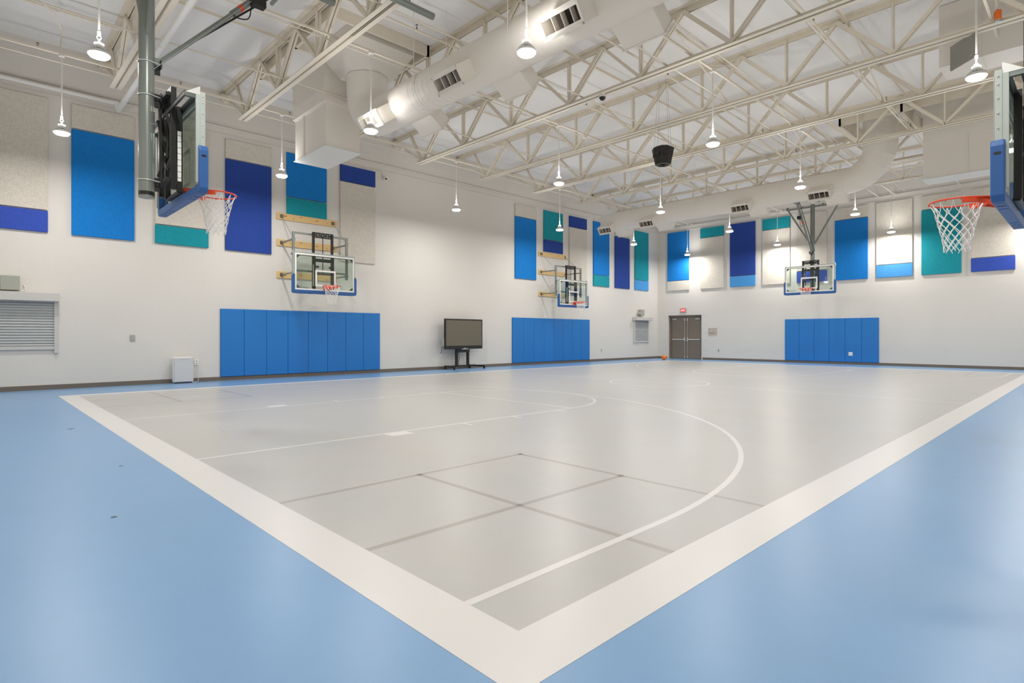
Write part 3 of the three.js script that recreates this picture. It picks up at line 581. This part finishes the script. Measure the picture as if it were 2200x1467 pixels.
function wallGoal(label, pos, turn) {
  const t = thing('basketball_hoop', label, 'basketball hoop', pos, turn, 'wall mounted hoops');
  const tz = .88, ry = 2.59;
  for (const [y, k] of [[4.65, 0], [3.89, 1], [2.965, 2]]) { const p = obj('mounting_plank', [RB(1.85, .19, .04, .004, 0, y, .022, 1)], M.wood, t); for (const s of [-1, 1]) obj('plank_bracket', [B(.09, .1, .02, s * .79, y, .05), B(.05, .06, .06, s * .79, y, .07)], M.gunmetal, p); }
  for (const s of [-1, 1]) {
    obj('upright_tube', [BB(s * .8 - .03, s * .8 + .03, 2.85, 4.10, tz - .03, tz + .03)], M.greyTube, t);
    for (const y of [3.89, 2.965]) obj('support_arm', [seg([s * .79, y, .08], [s * .8, y, tz - .03], .024, 12), B(.08, .09, .07, s * .8, y, tz)], M.greyTube, t);
    obj('stay_chain', [seg([s * .79, 4.62, .08], [s * .8, 3.95, tz - .03], .008, 6)], M.galv, t);
  }
  obj('frame_rail', [BB(-.8, .8, 4.05, 4.10, tz - .025, tz + .025), BB(-.8, .8, 3.0, 3.05, tz - .025, tz + .025)], M.greyTube, t);
  goalHead(t, ry, 1.18, 4.13);
  return t;
}
wallGoal('hoop with glass board on pine planks, on the left wall nearer the camera', [7.36, 0, WL], 0);
wallGoal('hoop with glass board on pine planks, on the left wall farther away', [18.28, 0, WL], 0);
wallGoal('large hoop with white net seen edge on at the right', [7.36, 0, WR], Math.PI);
wallGoal('hoop just entering the frame at the far right edge', [18.28, 0, WR], Math.PI);
function ceilingGoal(label, pos, turn, jz) {
  const t = thing('mast_hung_hoop', label, 'basketball hoop', pos, turn, 'ceiling hung hoops');
  const ry = 3.045;
  obj('mast', [seg([0, 2.875, 0], [0, 6.42, 0], .084, 32)], M.greyTube, t);
  obj('mast_end_band', [seg([0, 2.90, 0], [0, 2.945, 0], .0855, 32)], M.black, t);
  obj('cross_pipe', [seg([-1.0, 6.34, 0], [1.0, 6.34, 0], .038, 14), seg([-.95, 6.36, 1.85], [.95, 6.36, 1.85], .03, 12)], M.greyTube, t);
  for (const s of [-1, 1]) obj('side_brace', [seg([s * .92, 6.3, 0], [s * .06, 4.82, 0], .032, 12), disc(.05, .08, s * .95, 6.4, 0, 12)], M.greyTube, t);
  for (const [s, e] of [[-1, 3.95], [1, 2.6]]) obj('mounting_pipe', [seg([s * .38, 6.44, jz[0] - .08], [s * .38, 6.44, e], .055, 18), ...jz.filter(z => z < e).map(z => seg([s * .38, 6.46, z], [s * .38, CHB + .02, z], .014, 8)), seg([s * .38, 6.34, 0], [s * .38, 6.42, 0], .03, 8)], M.greyTube, t);
  obj('fold_brace', [seg([0, 4.53, .12], [0, 5.52, 1.02], .03, 14), seg([0, 5.46, .965], [0, 6.44, 1.86], .042, 16), B(.07, .1, .12, 0, 4.53, .1)], M.greyTube, t);
  const st = obj('warning_sticker', [orient(new THREE.CylinderGeometry(.0435, .0435, .06, 16), V(0, 5.56, 1.057), V(0, 5.60, 1.093))], M.orange, t); st.userData.label = 'orange warning sticker';
  obj('winch', [RB(.12, .12, .2, .02, -.05, 5.72, 1.28), path([[-.05, 5.66, 1.2], [-.06, 5.45, 1.15], [-.05, 5.42, 1.0], [0, 5.5, .98]], .008, 6)], M.blackMatte, t);
  obj('stay_rod', [seg([.1, 4.55, .1], [.12, 6.42, 1.98], .013, 8)], M.black, t);
  obj('lift_cable', [seg([-.08, 4.42, .06], [-.1, 6.1, 1.55], .004, 5)], M.galv, t);
  for (const y of [4.5, 4.1, 3.08]) { const u = obj('clamp_ring', [new THREE.TorusGeometry(.09, .0075, 8, 32).rotateX(Math.PI / 2).translate(0, y, 0), seg([-.085, y, .02], [-.06, y - .005, .14], .0075, 8), seg([.085, y, .02], [.06, y - .005, .14], .0075, 8)], M.zinc, t); obj('clamp_plate', [B(.16, .1, .012, 0, y, .135), B(.03, .16, .06, 0, y - .03, .11)], M.blackMatte, u); }
  obj('lift_link', [bar([-.2, 3.9, .16], [-.2, 3.5, .26], .025, .03), bar([.2, 3.9, .16], [.2, 3.5, .26], .025, .03), bar([-.2, 3.2, .16], [-.2, 3.5, .26], .02, .03), bar([.2, 3.2, .16], [.2, 3.5, .26], .02, .03), seg([.06, 3.1, .16], [.06, 4.05, .16], .014, 8), BB(-.28, .28, 4.08, 4.12, .14, .2), BB(-.28, .28, 3.06, 3.1, .14, .2)], M.blackMatte, t);
  goalHead(t, ry, .395, 4.18);
  return t;
}
ceilingGoal('hoop hung on a grey mast from the roof at the near left', [1.576, 0, CZ - .02], Math.PI / 2, [-1.846, .824, 3.494]);
ceilingGoal('hoop hung on a grey mast before the end wall pads', [24.31, 0, CZ - .02], -Math.PI / 2, [.55, 3.22]);

// ================================================================ THINGS ALONG THE WALLS
function shutter(label, x0, x1, yTop, hoodH, yBot, yGuide, hoodOver, proud) {
  const t = thing('roll_up_shutter', label, 'shutter', [0, 0, WL]);
  obj('hood', [RB(x1 - x0 + hoodOver * 2, hoodH, .26, .012, (x0 + x1) / 2, yTop - hoodH / 2, .14)], M.hood, t);
  for (const x of [x0, x1]) { const gd = obj('guide_rail', [BB(x - .04, x + .04, yGuide, yTop - hoodH, .004, .07)], M.hood, t); obj('rail_bolt', [...[.15, .4, .65, .9].map(k => disc(.008, .004, 0, 0, 0, 8).rotateX(Math.PI / 2).translate(x, yGuide + (yTop - hoodH - yGuide) * k, .072))], M.galv, gd); }
  const p = .061, prof = [[0, 0]]; for (let k = 0; k <= 6; k++) { const a = k / 6; prof.push([.003 + .024 * Math.sin(a * Math.PI * .92 + .1), .006 + a * (p - .014)]); } prof.push([0, p - .002]);
  const sg = J([new THREE.ExtrudeGeometry(new THREE.Shape(prof.map(q => new THREE.Vector2(...q))), { depth: x1 - x0 - .07, bevelEnabled: false }).rotateY(-Math.PI / 2).translate(x1 - .035, 0, 0).applyMatrix4(new THREE.Matrix4().makeScale(1, 1, 1))]);
  for (let y = yBot + .07; y < yTop - hoodH + .03; y += p) { const s = obj('slat', sg, M.slat, t); s.position.set(0, y, .028); }
  obj('bottom_bar', [RB(x1 - x0 - .07, .075, .045, .008, (x0 + x1) / 2, yBot + .035, .035)], M.hood, t);
  return t;
}
shutter('grey roll up counter shutter at the left edge of the photo', -.6, 1.49, 2.162, .19, .90, .82, .045);
shutter('small grey roll up shutter near the far corner', 24.40, 25.64, 2.14, .17, .86, .82, .12);
[[.70, 2.35, .32, .31, 'grey metal control box above the left edge shutter'], [24.95, 2.37, .34, .32, 'grey metal control box above the small far shutter']].forEach(([x, y, w, h, l]) => {
  const t = thing('control_box', l, 'control box', [x, y - h / 2, WL]);
  obj('enclosure', [RB(w, h, .16, .01, 0, h / 2, .09)], M.boxGrey, t);
  obj('motor', [seg([-w / 2 - .12, h * .4, .1], [-w / 2, h * .4, .1], .07, 18)], M.galv, t);
  obj('conduit', [path([[w / 2 - .02, .02, .05], [w / 2 + .06, 0, .04], [w / 2 + .09, .06, .03], [w / 2 + .06, .14, .02]], .01, 6)], M.white, t);
});
{ // air purifier with its cord
  const t = thing('air_purifier', 'white air purifier standing against the left wall beside the pads', 'air purifier', [4.005, 0, WL + .17]);
  obj('body', [RB(.46, .66, .15, .05, 0, .34, -.02, 5)], M.white, t);
  obj('front_panel', [RB(.44, .63, .05, .022, .005, .345, .055, 5)], M.applGrey, t);
  obj('vent', [B(.24, .008, .004, .01, .60, .081)], M.galv, t);
  obj('foot', [B(.38, .02, .14, 0, .01, 0)], M.blackMatte, t);
  const o = thing('power_outlet', 'white outlet with a plug beside the air purifier', 'outlet', [4.36, .42, WL]);
  obj('cover_plate', [RB(.10, .15, .02, .006, 0, .09, .012)], M.white, o); obj('socket', [B(.03, .03, .004, 0, .125, .023), B(.03, .03, .004, 0, .06, .023)], M.boxGrey, o);
  const c = obj('power_cord', [path([[4.37, .49, WL + .05], [4.40, .38, WL + .05], [4.37, .2, WL + .04], [4.39, .03, WL + .05], [4.30, .012, WL + .1], [4.2, .012, WL + .12]], .006, 6)], M.white, t); c.position.set(-t.position.x, 0, -t.position.z);
}
[[2.95, 1.075, 'left', 'grey switch plate between the left shutter and the air purifier', .105, .15], [21.70, .46, 'left', 'small outlet on the left wall past the second pads', .05, .11], [-13.03, .42, 'far', 'small grey outlet right of the double doors', .06, .12]].forEach(([c, y, w, l, pw, ph]) => {
  const o = thing('outlet_plate', l, 'outlet', w === 'left' ? [c, y, WL] : [XF, y, c], w === 'left' ? 0 : -Math.PI / 2);
  obj('cover_plate', [RB(pw, ph, .018, .005, 0, ph / 2, .011)], M.boxGrey, o); obj('button', [B(pw * .4, ph * .35, .006, 0, ph / 2, .022)], M.galv, o);
});
{ // small wall camera near the ledge and its conduit
  const t = thing('security_camera', 'small white camera on the left wall right of the first panel group', 'camera', [9.95, 6.38, WL]);
  obj('camera_body', [seg([0, 0, .02], [0, -.01, .2], .05, 16)], M.white, t); obj('camera_lens', [seg([-.02, -.03, .17], [-.03, -.05, .21], .028, 12)], M.blackMatte, t); obj('feed', [seg([-.9, .26, .015], [-.1, .22, .015], .012, 6), seg([-.1, .22, .015], [0, .02, .02], .012, 6)], M.wall, t);
}
{ // exit sign
  const t = thing('exit_sign', 'red lit EXIT sign above the double doors', 'sign', [XF, 2.39, -14.92], -Math.PI / 2);
  obj('sign_case', [RB(.34, .23, .05, .008, 0, .115, .028)], M.boxGrey, t);
  const c = document.createElement('canvas'); c.width = 256; c.height = 160; const x = c.getContext('2d');
  x.fillStyle = '#e8474a'; x.fillRect(0, 0, 256, 160); x.fillStyle = '#fff0ee'; x.font = 'bold 96px sans-serif'; x.textAlign = 'center'; x.textBaseline = 'middle'; x.fillText('EXIT', 128, 84, 220);
  const ct = new THREE.CanvasTexture(c); ct.colorSpace = THREE.SRGBColorSpace;
  const face = new THREE.Mesh(new THREE.PlaneGeometry(.28, .18).translate(0, .115, .0545), new THREE.MeshStandardMaterial({ map: ct, roughness: .4, emissive: new THREE.Color(1, 1, 1), emissiveMap: ct, emissiveIntensity: .45 })); face.name = 'sign_face'; face.castShadow = face.receiveShadow = true; t.add(face);
}
{ // room sign with a pictogram and two lines of small print
  const t = thing('room_sign', 'beige wall sign with a round pictogram right of the double doors', 'sign', [XF, 1.22, -13.34], -Math.PI / 2);
  obj('sign_board', [B(.46, .36, .012, 0, .18, .008)], std('#c2b7ac', .7), t);
  obj('pictogram', [disc(.06, .004, 0, 0, 0, 24).rotateX(Math.PI / 2).translate(-.14, .265, .016)], M.white, t);
  obj('pictogram_figure', [bar([-.18, .235, .02], [-.115, .30, .02], .03, .004, V(0, 0, 1)), bar([-.165, .285, .02], [-.13, .25, .02], .022, .004, V(0, 0, 1)), new THREE.SphereGeometry(.012, 10, 8).translate(-.112, .312, .018)], M.blackMatte, t);
  obj('print_line', [B(.11, .016, .003, -.12, .12, .015), B(.10, .016, .003, .0, .12, .015), B(.06, .016, .003, .085, .12, .015), B(.28, .008, .003, -.035, .085, .015)], M.bronzeDark, t);
}
{ // display on a rolling stand
  const t = thing('display_cart', 'large dark flat screen on a black rolling stand by the left wall', 'television', [13.0, 0, WL + .42], .04);
  const w = 1.80, h = 1.08, y = 1.265;
  const sc = obj('screen_housing', [RB(w, h, .07, .01, 0, y, 0)], M.black, t);
  obj('screen_glass', [B(w - .10, h - .17, .006, 0, y + .035, .036)], M.screen, sc);
  obj('tray', [RB(.3, .03, .10, .008, 0, y - h / 2 - .0, .05), B(.08, .02, .03, 0, y - h / 2 + .03, .05)], M.galv, t);
  for (const s of [-1, 1]) obj('column', [BB(s * .27 - .045, s * .27 + .045, .12, .95, -.12, -.05)], M.black, t);
  obj('cross_plate', [BB(-.31, .31, .6, .78, -.10, -.03)], M.black, t);
  obj('base_frame', [BB(-.62, .62, .09, .14, -.13, -.05), ...[-1, 1].map(s => bar([s * .58, .11, -.35], [s * .72, .10, .34], .07, .05))], M.black, t);
  for (const s of [-1, 1]) for (const z of [-.33, .32]) { const cx = s * (z > 0 ? .715 : .585); obj('caster', [seg([cx - .015, .04, z], [cx + .015, .04, z], .04, 16), B(.02, .04, .03, cx, .075, z)], M.black, t); }
  obj('cable', [path([[-.2, .6, -.06], [-.18, .4, -.03], [-.21, .25, -.05], [-.16, .14, -.06]], .008, 6), path([[-.9, .85, -.1], [-.96, .75, -.08], [-.95, .62, -.1], [-1.0, .58, -.12]], .008, 6)], M.blackMatte, t);
  obj('side_box', [B(.06, .3, .1, -.92, .98, -.06)], M.boxGrey, t);
}
{ // ball
  const t = thing('basketball', 'orange basketball on the blue floor by the double doors', 'ball', [24.9, 0, -15.0], .5);
  obj('ball_skin', [new THREE.SphereGeometry(.121, 32, 24).translate(0, .121, 0)], std('#ff8428', .55, { bumpMap: feltBump, bumpScale: .002 }), t);
  obj('ball_seam', [new THREE.TorusGeometry(.1205, .0022, 6, 48).translate(0, .121, 0), new THREE.TorusGeometry(.1205, .0022, 6, 48).rotateX(Math.PI / 2).translate(0, .121, 0), new THREE.TorusGeometry(.088, .0022, 6, 40).translate(0, .121, .083), new THREE.TorusGeometry(.088, .0022, 6, 40).translate(0, .121, -.083)], M.black, t);
}
// scuffs on the floor
{
  const f = scene.getObjectByName('floor'), g = [];
  for (const [x, z, r] of [[2.35, -7.7, .012], [1.05, -6.35, .02], [.72, -4.6, .02], [.98, -9.3, .03], [1.02, -9.34, .02]]) g.push(new THREE.CircleGeometry(r, 10).rotateX(-Math.PI / 2).translate(x, .0012, z));
  obj('scuff_mark', g, std('#5d6b78', .7), f);
}
renderer.render(scene, camera);
